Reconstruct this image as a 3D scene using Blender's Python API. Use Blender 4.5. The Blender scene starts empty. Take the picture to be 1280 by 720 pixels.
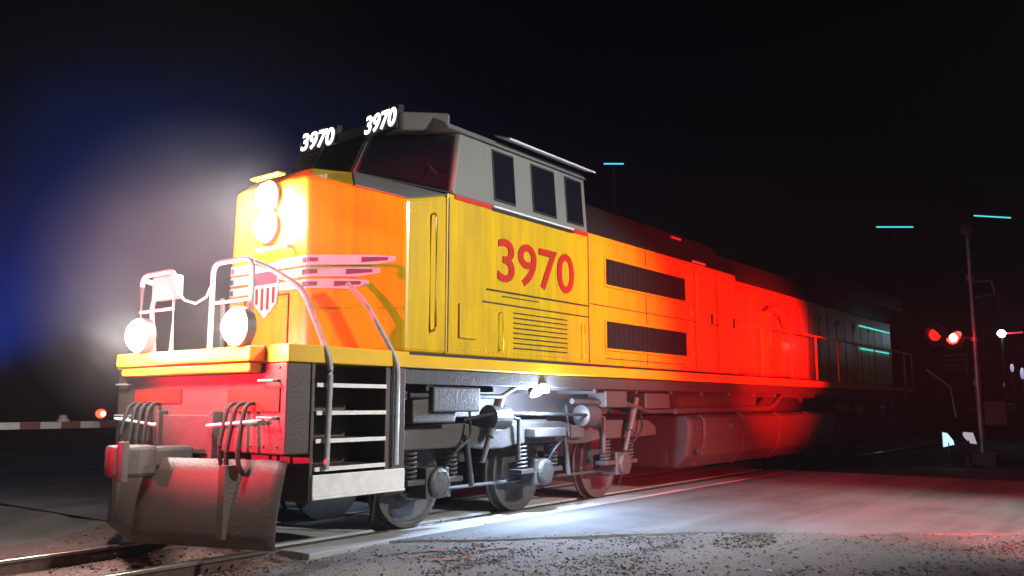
import bpy, bmesh, math, random
from mathutils import Vector, Matrix, noise
random.seed(7)
R = math.radians
scene = bpy.context.scene
col = scene.collection

# ------------------------------------------------------------------ materials
MAT = {}
HALO_D = .055
def mat(name, color, rough=.5, metal=0., var=.25, vscale=3., bump=0., bscale=40., coat=0., dirt=None, dirt_amt=.4,
        emit=None, estr=0., streak=False):
    if name in MAT: return MAT[name]
    m = bpy.data.materials.new(name); m.use_nodes = True
    nt = m.node_tree; b = nt.nodes['Principled BSDF']
    b.inputs['Roughness'].default_value = rough
    b.inputs['Metallic'].default_value = metal
    if coat: b.inputs['Coat Weight'].default_value = coat; b.inputs['Coat Roughness'].default_value = .12
    c = list(color) + [1]
    tc = nt.nodes.new('ShaderNodeTexCoord')
    if var:
        n = nt.nodes.new('ShaderNodeTexNoise'); n.inputs['Scale'].default_value = vscale; n.inputs['Detail'].default_value = 7
        n.inputs['Roughness'].default_value = .65
        if streak:
            mp = nt.nodes.new('ShaderNodeMapping'); mp.inputs['Scale'].default_value = (6, 6, .6)
            nt.links.new(tc.outputs['Object'], mp.inputs[0]); nt.links.new(mp.outputs[0], n.inputs['Vector'])
        else:
            nt.links.new(tc.outputs['Object'], n.inputs['Vector'])
        r = nt.nodes.new('ShaderNodeValToRGB')
        r.color_ramp.elements[0].position = .3; r.color_ramp.elements[1].position = .72
        d = dirt or [x*(1-var) for x in color]
        r.color_ramp.elements[0].color = [d[i]*dirt_amt + color[i]*(1-dirt_amt) for i in range(3)] + [1] if dirt else list(d) + [1]
        r.color_ramp.elements[1].color = c
        nt.links.new(n.outputs[0], r.inputs[0]); nt.links.new(r.outputs[0], b.inputs['Base Color'])
        mr = nt.nodes.new('ShaderNodeMapRange'); mr.inputs[3].default_value = min(1, rough+.15); mr.inputs[4].default_value = max(.02, rough-.08)
        nt.links.new(n.outputs[0], mr.inputs[0]); nt.links.new(mr.outputs[0], b.inputs['Roughness'])
    else:
        b.inputs['Base Color'].default_value = c
    if bump:
        n2 = nt.nodes.new('ShaderNodeTexNoise'); n2.inputs['Scale'].default_value = bscale; n2.inputs['Detail'].default_value = 5
        nt.links.new(tc.outputs['Object'], n2.inputs['Vector'])
        bp = nt.nodes.new('ShaderNodeBump'); bp.inputs['Strength'].default_value = bump; bp.inputs['Distance'].default_value = .02
        nt.links.new(n2.outputs[0], bp.inputs['Height']); nt.links.new(bp.outputs[0], b.inputs['Normal'])
    if emit:
        b.inputs['Emission Color'].default_value = list(emit) + [1]; b.inputs['Emission Strength'].default_value = estr
    MAT[name] = m
    return m

YEL = mat('armour_yellow_paint', (.84, .52, .004), .36, var=.2, vscale=1.2, coat=.35, dirt=(.22, .13, .02), dirt_amt=.5, streak=True, bump=.06, bscale=2.2)
SILL = mat('sill_yellow_paint', (.85, .50, .015), .4, var=.2, vscale=2, dirt=(.4, .22, .02), dirt_amt=.3)
GREY = mat('harbour_grey_paint', (.21, .215, .205), .42, var=.2, vscale=2, dirt=(.16, .16, .15), dirt_amt=.5, streak=True)
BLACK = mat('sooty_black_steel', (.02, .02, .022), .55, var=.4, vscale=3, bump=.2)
UNDER = mat('grimy_dark_steel', (.065, .062, .06), .6, .2, var=.5, vscale=5, bump=.3, dirt=(.05, .04, .035), dirt_amt=.8)
TRUCK = mat('truck_grey_steel', (.085, .083, .08), .5, .25, var=.5, vscale=4, bump=.3, dirt=(.07, .055, .04), dirt_amt=.75)
PILOT = mat('pilot_grey_paint', (.062, .058, .056), .5, var=.5, vscale=4, bump=.3, dirt=(.10, .045, .03), dirt_amt=.8)
WHITE = mat('white_safety_paint', (.86, .86, .84), .4, var=.2, vscale=8, dirt=(.4, .38, .35), dirt_amt=.4)
SILVER = mat('silver_white_emblem', (.66, .67, .70), .35, var=.12, vscale=8)
TIPS = mat('slate_feather_tips', (.09, .11, .15), .4, var=.2)
REDP = mat('red_paint', (.62, .025, .012), .4, var=.2, vscale=6)
RAILP_ = mat('hand_hold_paint', (.35, .35, .34), .5, var=.4, vscale=12)
GLASS = mat('dark_cab_glass', (.008, .009, .016), .06, var=0, coat=.5)
RUBBER = mat('black_rubber', (.015, .015, .015), .7, var=.3)
STEEL = mat('worn_rail_steel', (.34, .31, .29), .26, .85, var=.35, vscale=8)
RUST = mat('rusty_rail_steel', (.13, .075, .055), .75, .2, var=.5, vscale=14, bump=.5)
GALV = mat('galvanised_pipe', (.45, .45, .46), .4, .5, var=.35, vscale=12, bump=.2)
def em(name, c, s): return mat(name, c, .4, var=0, emit=c, estr=s)
HEAD = em('headlamp_glow', (1, .94, .88), 220)
WORK = em('blue_white_lamp_glow', (.72, .84, 1), 40)
REDL = em('red_lamp_glow', (1, .02, .008), 14)
REDHOT = em('red_lamp_core', (1, .62, .58), 14)
DIGIT = em('number_board_glow', (1, .99, .95), 2.6)
CYAN = em('cyan_streak_glow', (.10, .78, .84), 1.1)
GREENG = em('cab_display_glow', (.25, .42, .28), .25)

# ------------------------------------------------------------------ mesh building
class MB:
    def __init__(s): s.bm = bmesh.new()
    def box(s, x0, x1, y0, y1, z0, z1):
        v = [s.bm.verts.new((x, y, z)) for z in (z0, z1) for y in (y0, y1) for x in (x0, x1)]
        for f in ((0, 2, 3, 1), (4, 5, 7, 6), (0, 1, 5, 4), (2, 6, 7, 3), (0, 4, 6, 2), (1, 3, 7, 5)):
            s.bm.faces.new([v[i] for i in f])
        return s
    def poly(s, verts, faces):
        v = [s.bm.verts.new(p) for p in verts]
        for f in faces: s.bm.faces.new([v[i] for i in f])
        return s
    def prism(s, pts, vec):
        n = len(pts); vec = Vector(vec)
        a = [s.bm.verts.new(p) for p in pts]; b = [s.bm.verts.new(Vector(p)+vec) for p in pts]
        s.bm.faces.new(a[::-1]); s.bm.faces.new(b)
        for i in range(n): s.bm.faces.new((a[i], a[(i+1) % n], b[(i+1) % n], b[i]))
        return s
    def cyl(s, p, q, r, r2=None, n=20):
        p = Vector(p); q = Vector(q); d = q-p; r2 = r if r2 is None else r2
        rot = d.to_track_quat('Z', 'Y').to_matrix().to_4x4()
        bmesh.ops.create_cone(s.bm, cap_ends=True, segments=n, radius1=r, radius2=r2, depth=d.length,
                              matrix=Matrix.Translation((p+q)/2) @ rot)
        return s
    def tube(s, pts, r, n=10):
        pts = [Vector(p) for p in pts]; rings = []
        for i, p in enumerate(pts):
            a = pts[max(0, i-1)]; b = pts[min(len(pts)-1, i+1)]
            q = (b-a).to_track_quat('Z', 'Y')
            rings.append([s.bm.verts.new(p + q @ Vector((r*math.cos(2*math.pi*k/n), r*math.sin(2*math.pi*k/n), 0))) for k in range(n)])
        for u, w in zip(rings, rings[1:]):
            for k in range(n): s.bm.faces.new((u[k], u[(k+1) % n], w[(k+1) % n], w[k]))
        s.bm.faces.new(rings[0][::-1]); s.bm.faces.new(rings[-1])
        return s
    def dome(s, c, r, axis, flat=.4, n=16):
        q = Vector(axis).to_track_quat('Z', 'Y').to_matrix().to_4x4()
        bmesh.ops.create_uvsphere(s.bm, u_segments=n, v_segments=n//2, radius=r,
                                  matrix=Matrix.Translation(c) @ q @ Matrix.Diagonal((1, 1, flat, 1)))
        return s
    def lathe(s, c, axis, prof, n=32):
        """prof: list of (radius, along) """
        c = Vector(c); q = Vector(axis).to_track_quat('Z', 'Y'); rings = []
        for r, h in prof:
            rings.append([s.bm.verts.new(c + q @ Vector((r*math.cos(2*math.pi*k/n), r*math.sin(2*math.pi*k/n), h))) for k in range(n)])
        for u, w in zip(rings, rings[1:]):
            for k in range(n): s.bm.faces.new((u[k], u[(k+1) % n], w[(k+1) % n], w[k]))
        s.bm.faces.new(rings[0][::-1]); s.bm.faces.new(rings[-1])
        return s
    def build(s, name, m, parent=None, bevel=0., smooth=False, recalc=True):
        if recalc: bmesh.ops.recalc_face_normals(s.bm, faces=s.bm.faces)
        co = [v.co for v in s.bm.verts]
        lo = Vector([min(c[i] for c in co) for i in range(3)]); hi = Vector([max(c[i] for c in co) for i in range(3)])
        o0 = Vector(((lo.x+hi.x)/2, (lo.y+hi.y)/2, lo.z if parent is None else (lo.z+hi.z)/2))
        bmesh.ops.translate(s.bm, verts=s.bm.verts, vec=-o0)
        me = bpy.data.meshes.new(name); s.bm.to_mesh(me); s.bm.free()
        o = bpy.data.objects.new(name, me); col.objects.link(o)
        me.materials.append(m)
        if parent is not None:
            o.parent = parent; o.location = o0 - world(parent)
        else: o.location = o0
        if bevel:
            b = o.modifiers.new('bevel', 'BEVEL'); b.width = bevel; b.segments = 2; b.limit_method = 'ANGLE'; b.angle_limit = R(35)
        if smooth:
            for p in me.polygons: p.use_smooth = True
            es = o.modifiers.new('split', 'EDGE_SPLIT'); es.split_angle = R(38)
        return o
def world(o):
    v = Vector((0, 0, 0))
    while o is not None: v += o.location; o = o.parent
    return v
def tag(o, label, cat=None, group=None, kind=None):
    if label: o['label'] = label
    if cat: o['category'] = cat
    if group: o['group'] = group
    if kind: o['kind'] = kind
    return o
def empty(name, loc, label, cat, group=None):
    o = bpy.data.objects.new(name, None); col.objects.link(o); o.location = loc; o.empty_display_size = .3
    return tag(o, label, cat, group)
def copy_tree(o, parent=None):
    c = o.copy(); col.objects.link(c); c.parent = parent
    for ch in list(o.children): copy_tree(ch, c)
    return c
def text(name, s_, m, parent, center, right, up, w, h, th=.01, off=.012):
    cu = bpy.data.curves.new(name, 'FONT'); cu.body = s_; cu.align_x = 'CENTER'; cu.align_y = 'CENTER'
    cu.offset = off; cu.resolution_u = 6
    t = bpy.data.objects.new('tmp', cu); col.objects.link(t)
    dg = bpy.context.evaluated_depsgraph_get(); dg.update()
    me = bpy.data.meshes.new_from_object(t.evaluated_get(dg))
    bpy.data.objects.remove(t)
    bm = bmesh.new(); bm.from_mesh(me)
    xs = [v.co.x for v in bm.verts]; ys = [v.co.y for v in bm.verts]
    cx, cy = (min(xs)+max(xs))/2, (min(ys)+max(ys))/2; sx = w/(max(xs)-min(xs)); sy = h/(max(ys)-min(ys))
    bmesh.ops.remove_doubles(bm, verts=bm.verts, dist=1e-4)
    r = bmesh.ops.extrude_face_region(bm, geom=bm.faces[:])
    for v in r['geom']:
        if isinstance(v, bmesh.types.BMVert): v.co.z += th
    right = Vector(right); up = Vector(up); nrm = right.cross(up)
    for v in bm.verts: v.co = Vector(center) + right*((v.co.x-cx)*sx) + up*((v.co.y-cy)*sy) + nrm*v.co.z
    mb = MB(); mb.bm.free(); mb.bm = bm
    bpy.data.meshes.remove(me)
    o = mb.build(name, m, parent)
    for p in o.data.polygons: p.use_smooth = False
    return o

def bend(pts, rad_=.12, n=5):
    out = [Vector(pts[0])]
    for i in range(1, len(pts)-1):
        p, c, q = Vector(pts[i-1]), Vector(pts[i]), Vector(pts[i+1])
        a_ = c + (p-c).normalized()*min(rad_, (p-c).length/2); b_ = c + (q-c).normalized()*min(rad_, (q-c).length/2)
        for k in range(n+1):
            t = k/n; out.append(a_*(1-t)**2 + c*2*t*(1-t) + b_*t*t)
    out.append(Vector(pts[-1])); return out

# ------------------------------------------------------------------ LOCOMOTIVE
loco = empty('locomotive', (15.5, 0, 0), 'yellow diesel locomotive with grey cab top and lit headlights, standing on the track', 'locomotive')

# nose ----------------------------------------------------------------
ZB = 1.96
A, D_ = (6.5, .45, 4.12), (7.1, 1.5, 3.80)
def nose_pts(sg):
    return dict(f0=(5.70, .72*sg, ZB), f1=(5.70, .66*sg, 3.86), c0=(6.36, 1.5*sg, ZB), c1=(6.36, 1.5*sg, 3.60),
                d0=(7.0, 1.5*sg, ZB), d1=(7.0, 1.5*sg, 3.76), t0=(5.86, .50*sg, 4.0), t1=(6.5, .45*sg, 4.10), g=(6.02, .66*sg, 3.97),
                m=(6.0, 1.06*sg, 3.74))
a, b = nose_pts(-1), nose_pts(1)
K = list(a.keys()); V = [a[k] for k in K] + [b[k] for k in K]
def ix(k, s): return K.index(k) + (len(K) if s else 0)
F = [[ix('f0', 0), ix('f0', 1), ix('f1', 1), ix('f1', 0)], [ix('f1', 0), ix('f1', 1), ix('t0', 1), ix('t0', 0)],
     [ix('t0', 0), ix('t0', 1), ix('t1', 1), ix('t1', 0)], [ix('d0', 0), ix('d0', 1), ix('d1', 1), ix('t1', 1), ix('t1', 0), ix('d1', 0)][::-1]]
for s in (0, 1):
    F += [[ix('f0', s), ix('f1', s), ix('m', s), ix('c1', s), ix('c0', s)], [ix('c0', s), ix('c1', s), ix('d1', s), ix('d0', s)],
          [ix('f1', s), ix('t0', s), ix('t1', s), ix('m', s)], [ix('m', s), ix('t1', s), ix('d1', s), ix('c1', s)]]
F += [[ix('f0', 0), ix('c0', 0), ix('d0', 0), ix('d0', 1), ix('c0', 1), ix('f0', 1)]]
nose = MB().poly(V, F).build('nose', YEL, loco, bevel=.035)
for sg in (-1, 1):
    p = nose_pts(sg); q = [Vector(p[k]) for k in ('m', 't1', 'd1', 'c1')]
    n = (q[1]-q[0]).cross(q[2]-q[0]).normalized(); n = n if n.z > 0 else -n
    cen = sum(q, Vector())/4
    q = [cen + (v-cen)*.985 + n*.004 for v in q]
    tag(MB().prism(q, n*.01).build('shoulder_panel', GREY, nose), 'grey anti-glare shoulder panel')
for z in (3.71, 3.37):
    h = MB().lathe((5.70, 0, z), (-1, 0, 0), [(.17, -.02), (.19, .0), (.19, .04), (.175, .05), (.16, .02), (.02, .01)]).build('headlight', GREY, loco, smooth=True)
    MB().dome((5.665, 0, z), .168, (-1, 0, 0), .7).build('lens', HEAD, h, smooth=True)
MB().box(5.60, 5.70, -.26, .26, 3.93, 3.955).build('headlight_visor', SILL, nose, bevel=.006)
MB().tube([(5.70, -.42, 3.10), (5.62, -.42, 3.10), (5.62, .10, 3.10), (5.70, .10, 3.10)], .02).build('grab_rail', WHITE, nose, smooth=True)
# nose door outline + hinges on the front
MB().box(5.688, 5.70, -.40, -.385, 2.0, 2.58).box(5.688, 5.70, .385, .40, 2.0, 2.58).box(5.688, 5.70, -.40, .40, 2.58, 2.595) \
    .build('nose_door_seam', BLACK, nose)
# emblem: s runs from nose centre over the fold and along the angled cheek
import math as _m
cheek = Vector((.66, .81, 0)).normalized()
def on_nose(s, z, lift=.012):
    sg = -1 if s > 0 else 1; s = abs(s)
    t = (z-ZB)/(3.86-ZB); y1 = .72 - .06*t
    # the cheek leans slightly: interpolate fold and corner
    if s <= y1: return Vector((5.70-lift, sg*s, z))
    c = Vector((5.70, y1, z)); e = Vector((6.36, 1.5, z)); d = (e-c).normalized()
    n = Vector((-d.y, d.x, 0)); n = n if n.x < 0 else -n
    p = c + d*(s-y1) + n*lift
    return Vector((p.x, p.y*sg, p.z))
def band(mb, s0, s1, z0a, z1a, z0b, z1b, lift=.012, th=.012):
    N = max(1, int(abs(s1-s0)/.04)); prev = None
    for i in range(N+1):
        t = i/N; s = s0+(s1-s0)*t; za = z0a+(z0b-z0a)*t; zb = z1a+(z1b-z1a)*t
        cur = [mb.bm.verts.new(on_nose(s, z, l)) for z, l in ((za, lift), (zb, lift), (zb, lift-th-.01), (za, lift-th-.01))]
        if prev:
            for k in range(4): mb.bm.faces.new((prev[k], prev[(k+1) % 4], cur[(k+1) % 4], cur[k]))
        else: mb.bm.faces.new(cur)
        prev = cur
    mb.bm.faces.new(prev[::-1])
for sg in (1, -1):
    w = MB(); tips = []
    for i, (z, L) in enumerate(((2.93, 1.62), (2.80, 1.46), (2.67, 1.34))):
        band(w, sg*.16, sg*(L-.22), z-.055+.01*i, z+.05, z-.052, z+.055)
        band(w, sg*(L-.22), sg*L, z-.052, z+.055, z-.01, z+.04)
        tp = MB(); tips.append(tp); band(tp, sg*(L-.36), sg*(L-.08), z-.028, z+.03, z-.005, z+.03, lift=.016, th=.008)
        tp = MB(); tips.append(tp); band(tp, sg*.62, sg*.80, z-.028, z+.025, z-.02, z+.025, lift=.016, th=.008)
    wg = tag(w.build('emblem_wing', SILVER, loco), 'silver three-feathered wing')
    for tp in tips: tp.build('feather_tip', TIPS, wg)
sh = MB().prism([(5.694, y, z) for y, z in ((-.21, 2.92), (-.23, 2.70), (-.19, 2.50), (0, 2.34), (.19, 2.50), (.23, 2.70), (.21, 2.92), (.10, 2.96), (0, 2.93), (-.10, 2.96))], (-.018, 0, 0)).build('emblem_shield', WHITE, loco)
st = MB()
for k in range(4):
    y = -.15+.1*k; zb = 2.40 + abs(y)*.7
    st.box(5.671, 5.6765, y-.022, y+.022, zb, 2.68)
st.build('shield_stripes', REDP, sh)
MB().box(5.671, 5.6765, -.2, .2, 2.72, 2.86).build('shield_band', TIPS, sh)

# cab ----------------------------------------------------------------
cab = MB().box(7.0, 9.95, -1.5, 1.5, ZB, 3.80).build('cab', YEL, loco, bevel=.02)
# upper cab shell
Bt = [(7.1, -1.495, 3.80), (6.5, -.45, 4.10), (6.5, .45, 4.10), (7.1, 1.495, 3.80), (9.95, 1.495, 3.80), (9.95, -1.495, 3.80)]
Tp = [(7.28, -1.44, 4.58), (6.78, -.43, 4.66), (6.78, .43, 4.66), (7.28, 1.44, 4.58), (9.95, 1.44, 4.58), (9.95, -1.44, 4.58)]
upper = MB().poly(Bt+Tp, [(0, 1, 2, 3, 4, 5), (11, 10, 9, 8, 7, 6)] + [(i, (i+1) % 6, (i+1) % 6+6, i+6) for i in range(6)]).build('cab_top', GREY, loco, bevel=.02)
def quad_panel(corners, inset, lift, th, m, name, parent, uv=None):
    q = [Vector(c) for c in corners]
    n = (q[1]-q[0]).cross(q[3]-q[0]).normalized()
    cen = sum(q, Vector())/4
    if n.dot(cen-Vector((8.5, 0, 4.2))) < 0: n = -n
    q = [c + ((cen-c).normalized()*inset) + n*lift for c in q]
    return MB().prism(q, n*th).build(name, m, parent, bevel=.004)
def pane(c, inset=.06):
    fr = quad_panel(c, inset-.03, .001, .012, BLACK, 'window_frame', loco)
    quad_panel(c, inset, .013, .006, GLASS, 'window_pane', fr)
for s in (0, 1):
    f = (lambda p: (p[0], -p[1], p[2])) if s else (lambda p: p)
    pane([f(Bt[0]), f(Bt[1]), f(Tp[1]), f(Tp[0])], .09)
pane([Bt[1], Bt[2], Tp[2], Tp[1]], .07)
def side_y(z): return 1.495 - (z-3.8)/.78*.055
for sg in (-1, 1):
    for x0, x1 in ((7.86, 8.28), (8.66, 9.18), (9.44, 9.84)):
        pane([(x0, sg*side_y(3.88), 3.88), (x1, sg*side_y(3.88), 3.88), (x1, sg*side_y(4.52), 4.52), (x0, sg*side_y(4.52), 4.52)], .02)
    # window sill strip: red line and thin chrome edge under the cab windows
    y = 1.502*sg
    MB().box(7.12, 7.80, min(y, y+.008*sg), max(y, y+.008*sg), 3.745, 3.80).build('red_stripe', REDP, cab)
    MB().box(9.55, 9.94, min(y, y+.008*sg), max(y, y+.008*sg), 3.745, 3.80).build('red_stripe', REDP, cab)
    MB().box(7.80, 9.55, min(y, y+.03*sg), max(y, y+.03*sg), 3.775, 3.797).build('arm_rest_rail', WHITE, cab, bevel=.004)
    MB().box(7.80, 9.55, min(y, y+.012*sg), max(y, y+.012*sg), 3.735, 3.765).build('sill_gasket', BLACK, cab)
# roof with sloped sides
rp = [(-1.47, 4.575), (-1.40, 4.66), (-1.12, 4.80), (-.6, 4.87), (0, 4.89), (.6, 4.87), (1.12, 4.80), (1.40, 4.66), (1.47, 4.575)]
roof = MB().prism([(7.05, y, z+.01) for y, z in rp], (2.92, 0, 0)).build('cab_roof', GREY, loco, bevel=.01)
# brow above the windshield carrying the number boards
MB().prism([(x, y, 4.60) for x, y in ((6.86, -.42), (6.80, -.95), (7.2, -1.36), (7.2, 1.36), (6.80, .95), (6.86, .42))], (0, 0, .23)).build('roof_brow', GREY, roof, bevel=.03)
for sg in (-1, 1):
    bd = MB().prism([(6.81, .27*sg, 4.63), (6.76, .89*sg, 4.63), (6.81, .89*sg, 4.94), (6.86, .27*sg, 4.94)], (.09, 0, 0)).build('number_board', BLACK, loco, bevel=.006)
    rt_ = Vector((6.55-6.60, -(.95-.33), 0)).normalized() if sg < 0 else Vector((6.60-6.55, -(.95-.33), 0)).normalized()
    up_ = Vector((.05, 0, .31)).normalized()
    text('number_digits', '3970', DIGIT, bd, (6.804, .58*sg, 4.785), rt_, up_, .58, .25, .004, .026)
for sg in (-1, 1):
    MB().prism([(8.0, 1.38*sg, 4.74), (8.0, 1.62*sg, 4.66), (8.0, 1.625*sg, 4.675), (8.0, 1.38*sg, 4.76)], (1.98, 0, 0)).build('sun_shade', WHITE, roof)
MB().tube([(8.4, .3, 4.88), (8.4, .3, 4.98)], .03).cyl((8.3, .22, 5.0), (8.75, .22, 5.0), .035, .075).cyl((8.3, .38, 5.0), (8.62, .38, 5.0), .035, .07).build('air_horn', BLACK, roof, smooth=True)
# body door lines, louvre, lettering on the cab side -------------------------------------------------
for sg in (-1, 1):
    y0 = 1.501*sg
    def strip(mb, x0, x1, z0, z1, t=.006): mb.box(x0, x1, min(y0, y0+t*sg), max(y0, y0+t*sg), z0, z1)
    m = MB(); strip(m, 7.70, 9.93, 2.752, 2.772); strip(m, 8.0, 8.75, 2.70, 2.712); strip(m, 7.62, 9.94, 2.600, 2.616)
    m.build('belt_seam', BLACK, cab)
    lv = MB()
    for k in range(8): strip(lv, 8.22, 9.40, 2.08+k*.062, 2.094+k*.062)
    fr = lv.build('louvre', BLACK, cab)
    text('road_number', '3970', REDP, cab, (8.74, 1.505*sg, 3.15), (1, 0, 0) if sg < 0 else (-1, 0, 0), (0, 0, 1), 1.66, .54, .008, .012)
    for xx in (7.02, 9.935): m = MB(); strip(m, xx, xx+.012, 1.98, 3.74); m.build('door_seam', BLACK, cab)

# full-width equipment body behind the cab --------------------------------------------------
body = MB().box(9.955, 15.1, -1.49, 1.49, ZB, 3.82).build('equipment_body', YEL, loco, bevel=.02)
for sg in (-1, 1):
    y0 = 1.492*sg
    def ys(a_, b_): return min(y0+a_*sg, y0+b_*sg), max(y0+a_*sg, y0+b_*sg)
    for z0, z1 in ((3.12, 3.50), (2.20, 2.59)):
        fr = MB()
        fr.box(10.40, 12.95, *ys(0, .02), z1, z1+.03).box(10.40, 12.95, *ys(0, .02), z0-.03, z0).box(10.37, 10.40, *ys(0, .02), z0-.03, z1+.03).box(12.95, 12.98, *ys(0, .02), z0-.03, z1+.03)
        o = fr.build('intake_frame', YEL, loco)
        g = MB(); g.box(10.40, 12.95, *ys(0, .004), z0, z1)
        for k in range(9): g.box(10.40, 12.95, *ys(.005, .014), z0+.015+k*.041, z0+.035+k*.041)
        for k in range(18): g.box(10.47+k*.14, 10.48+k*.14, *ys(.014, .018), z0, z1)
        g.build('intake_grille', mat('grille_steel', (.035, .035, .037), .5, .4, var=.4), o)
    m = MB()
    for x in (11.6, 13.3, 14.2): m.box(x, x+.012, *ys(0, .005), 1.99, 3.78)
    m.box(10.0, 15.08, *ys(0, .005), 2.80, 2.812).box(10.4, 12.9, *ys(0, .005), 2.05, 2.062)
    m.build('panel_seam', BLACK, body)
    for x in (13.15, 13.4, 14.05, 14.35): 
        for z in (2.2, 2.9, 3.5): MB().box(x, x+.05, *ys(0, .03), z, z+.09).build('door_hinge', YEL, body, bevel=.004)
rp2 = [(-1.49, 3.81), (-1.36, 3.98), (-1.0, 4.42), (-.55, 4.60), (.55, 4.60), (1.0, 4.42), (1.36, 3.98), (1.49, 3.81)]
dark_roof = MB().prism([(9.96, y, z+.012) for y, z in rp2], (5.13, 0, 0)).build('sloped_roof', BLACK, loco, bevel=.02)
m = MB()
for x in (12.9,): m.box(x, x+.5, -.95, -.9, 4.45, 4.5)
MB().box(13.25, 13.75, -1.515, -1.492, 3.83, 3.86).box(13.25, 13.6, -1.13, -1.10, 4.30, 4.33).build('roof_reflector', WHITE, dark_roof)
for sg in (-1, 1):
    for x0, x1, z0, z1 in ((13.38, 14.0, 2.15, 3.66), (14.32, 14.95, 2.15, 3.66)):
        a_, b_ = sorted((1.492*sg, 1.512*sg)); dr = MB().box(x0, x1, a_, b_, z0, z1).build('access_door', YEL, body, bevel=.008)
    for x in (13.9, 14.85):
        a_, b_ = sorted((1.512*sg, 1.54*sg)); MB().box(x, x+.03, a_, b_, 2.8, 2.98).build('door_latch', BLACK, body, bevel=.004)
    rv = MB(); y0 = 1.4935*sg
    for i in range(64):
        for z in (2.02, 3.74): bmesh.ops.create_icosphere(rv.bm, subdivisions=1, radius=.011, matrix=Matrix.Translation((10.02+.08*i, y0, z)))
    rv.build('rivet_line', YEL, body)
    rv = MB(); y0 = 1.5035*sg
    for i in range(34):
        for z in (2.02,): bmesh.ops.create_icosphere(rv.bm, subdivisions=1, radius=.011, matrix=Matrix.Translation((7.12+.08*i, y0, z)))
    for i in range(20): bmesh.ops.create_icosphere(rv.bm, subdivisions=1, radius=.011, matrix=Matrix.Translation((9.88, y0, 2.06+.08*i)))
    rv.build('rivet_line', YEL, cab)
    a_, b_ = sorted((1.50*sg, 1.53*sg)); MB().box(7.2, 7.5, a_, b_, 2.15, 2.55).build('filler_hatch', YEL, cab, bevel=.01)
    for x in (7.95, 9.75):
        MB().tube([(x, 1.5*sg, 2.05), (x, 1.56*sg, 2.05), (x, 1.56*sg, 2.5), (x, 1.5*sg, 2.5)], .012, 8).build('grab_iron', YEL, loco, smooth=True)
# long hood ---------------------------------------------------------------
hood = MB().box(15.105, 28.1, -1.0, 1.0, ZB, 3.90).build('long_hood', YEL, loco, bevel=.03)
m = MB()
for x in [15.5+.72*i for i in range(17)]: m.box(x, x+.012, -1.006, -1.001, 2.02, 3.7).box(x, x+.012, 1.001, 1.006, 2.02, 3.7)
m.build('hood_door_seam', BLACK, hood)
for x in [15.62+1.44*i for i in range(8)]:
    for z in (2.3, 3.0, 3.5): MB().box(x, x+.06, -1.03, -1.0, z, z+.1).build('door_latch', YEL, hood, bevel=.004)
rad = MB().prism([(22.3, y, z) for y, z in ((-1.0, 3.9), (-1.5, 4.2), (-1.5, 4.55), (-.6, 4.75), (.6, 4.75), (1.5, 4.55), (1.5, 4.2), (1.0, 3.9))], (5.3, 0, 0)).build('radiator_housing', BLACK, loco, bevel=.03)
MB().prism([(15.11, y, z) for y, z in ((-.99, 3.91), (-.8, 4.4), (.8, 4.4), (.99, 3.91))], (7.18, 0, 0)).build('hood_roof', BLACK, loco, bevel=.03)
MB().box(16.6, 17.9, -.3, .3, 4.41, 4.62).build('exhaust_stack', BLACK, loco, bevel=.04)
for x in (23.4, 25.0, 26.6): MB().lathe((x, 0, 4.755), (0, 0, 1), [(.68, 0), (.68, .12), (.6, .14), (.58, .05), (.1, .05)]).build('cooling_fan', UNDER, rad, smooth=True)
# blower / equipment clutter beside the hood in the red light
cl = MB().box(15.25, 16.4, -1.42, -1.0, 2.0, 3.55).cyl((17.0, -1.2, 2.0), (17.0, -1.2, 3.3), .19).tube([(17.2, -1.2, 3.2), (17.7, -1.2, 3.45), (18.4, -1.15, 3.35), (19.0, -1.1, 2.8)], .07).box(17.6, 19.2, -1.38, -1.0, 2.0, 2.9).build('blower_housing', YEL, loco, bevel=.03)

# deck / sill ---------------------------------------------------------------
deck = MB().box(4.85, 28.6, -1.53, 1.53, 1.79, 1.955).build('deck_sill', SILL, loco, bevel=.012)
MB().box(6.4, 28.5, -1.536, -1.531, 1.925, 1.955).build('sill_seam', BLACK, deck)
under = MB().box(5.2, 28.0, -.75, .75, 1.25, 1.788).box(6.4, 27.2, -1.46, -1.40, 1.62, 1.788).box(6.4, 27.2, 1.40, 1.46, 1.62, 1.788)
for x in [6.8+1.15*i for i in range(17)]: under.box(x, x+.05, -1.40, 1.40, 1.55, 1.786)
under.build('underframe', UNDER, loco, bevel=.01)
# pipes, boxes, air reservoir under the sill
p = MB().tube([(6.6, -1.33, 1.50), (8.2, -1.33, 1.50), (8.5, -1.33, 1.62), (12.2, -1.33, 1.62)], .03) \
    .tube([(9.8, -1.30, 1.45), (11.2, -1.30, 1.42), (12.0, -1.3, 1.30), (13.0, -1.3, 1.30)], .04)
p.build('air_pipe', UNDER, loco, smooth=True)
MB().tube([(12.75, -1.35, 1.30), (16.7, -1.35, 1.33), (17.1, -1.35, 1.38), (17.6, -1.35, 1.60), (18.5, -1.35, 1.60), (18.7, -1.35, 1.5)], .055).build('fuel_pipe', TRUCK, loco, smooth=True)
res = MB()
res.lathe((13.05, -1.1, 1.45), (1, 0, 0), [(.1, 0), (.2, .06), (.22, .15), (.22, 3.2), (.2, 3.3), (.1, 3.36)]); res.build('air_reservoir', UNDER, loco, smooth=True)
for q in ((6.9, 7.7, -1.42, -1.0, 1.32, 1.6), (10.5, 11.1, -1.42, -1.1, 1.36, 1.6), (11.7, 12.5, -1.40, -1.05, 1.34, 1.58)): MB().box(*q).build('equipment_box', TRUCK, loco, bevel=.02)
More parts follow.
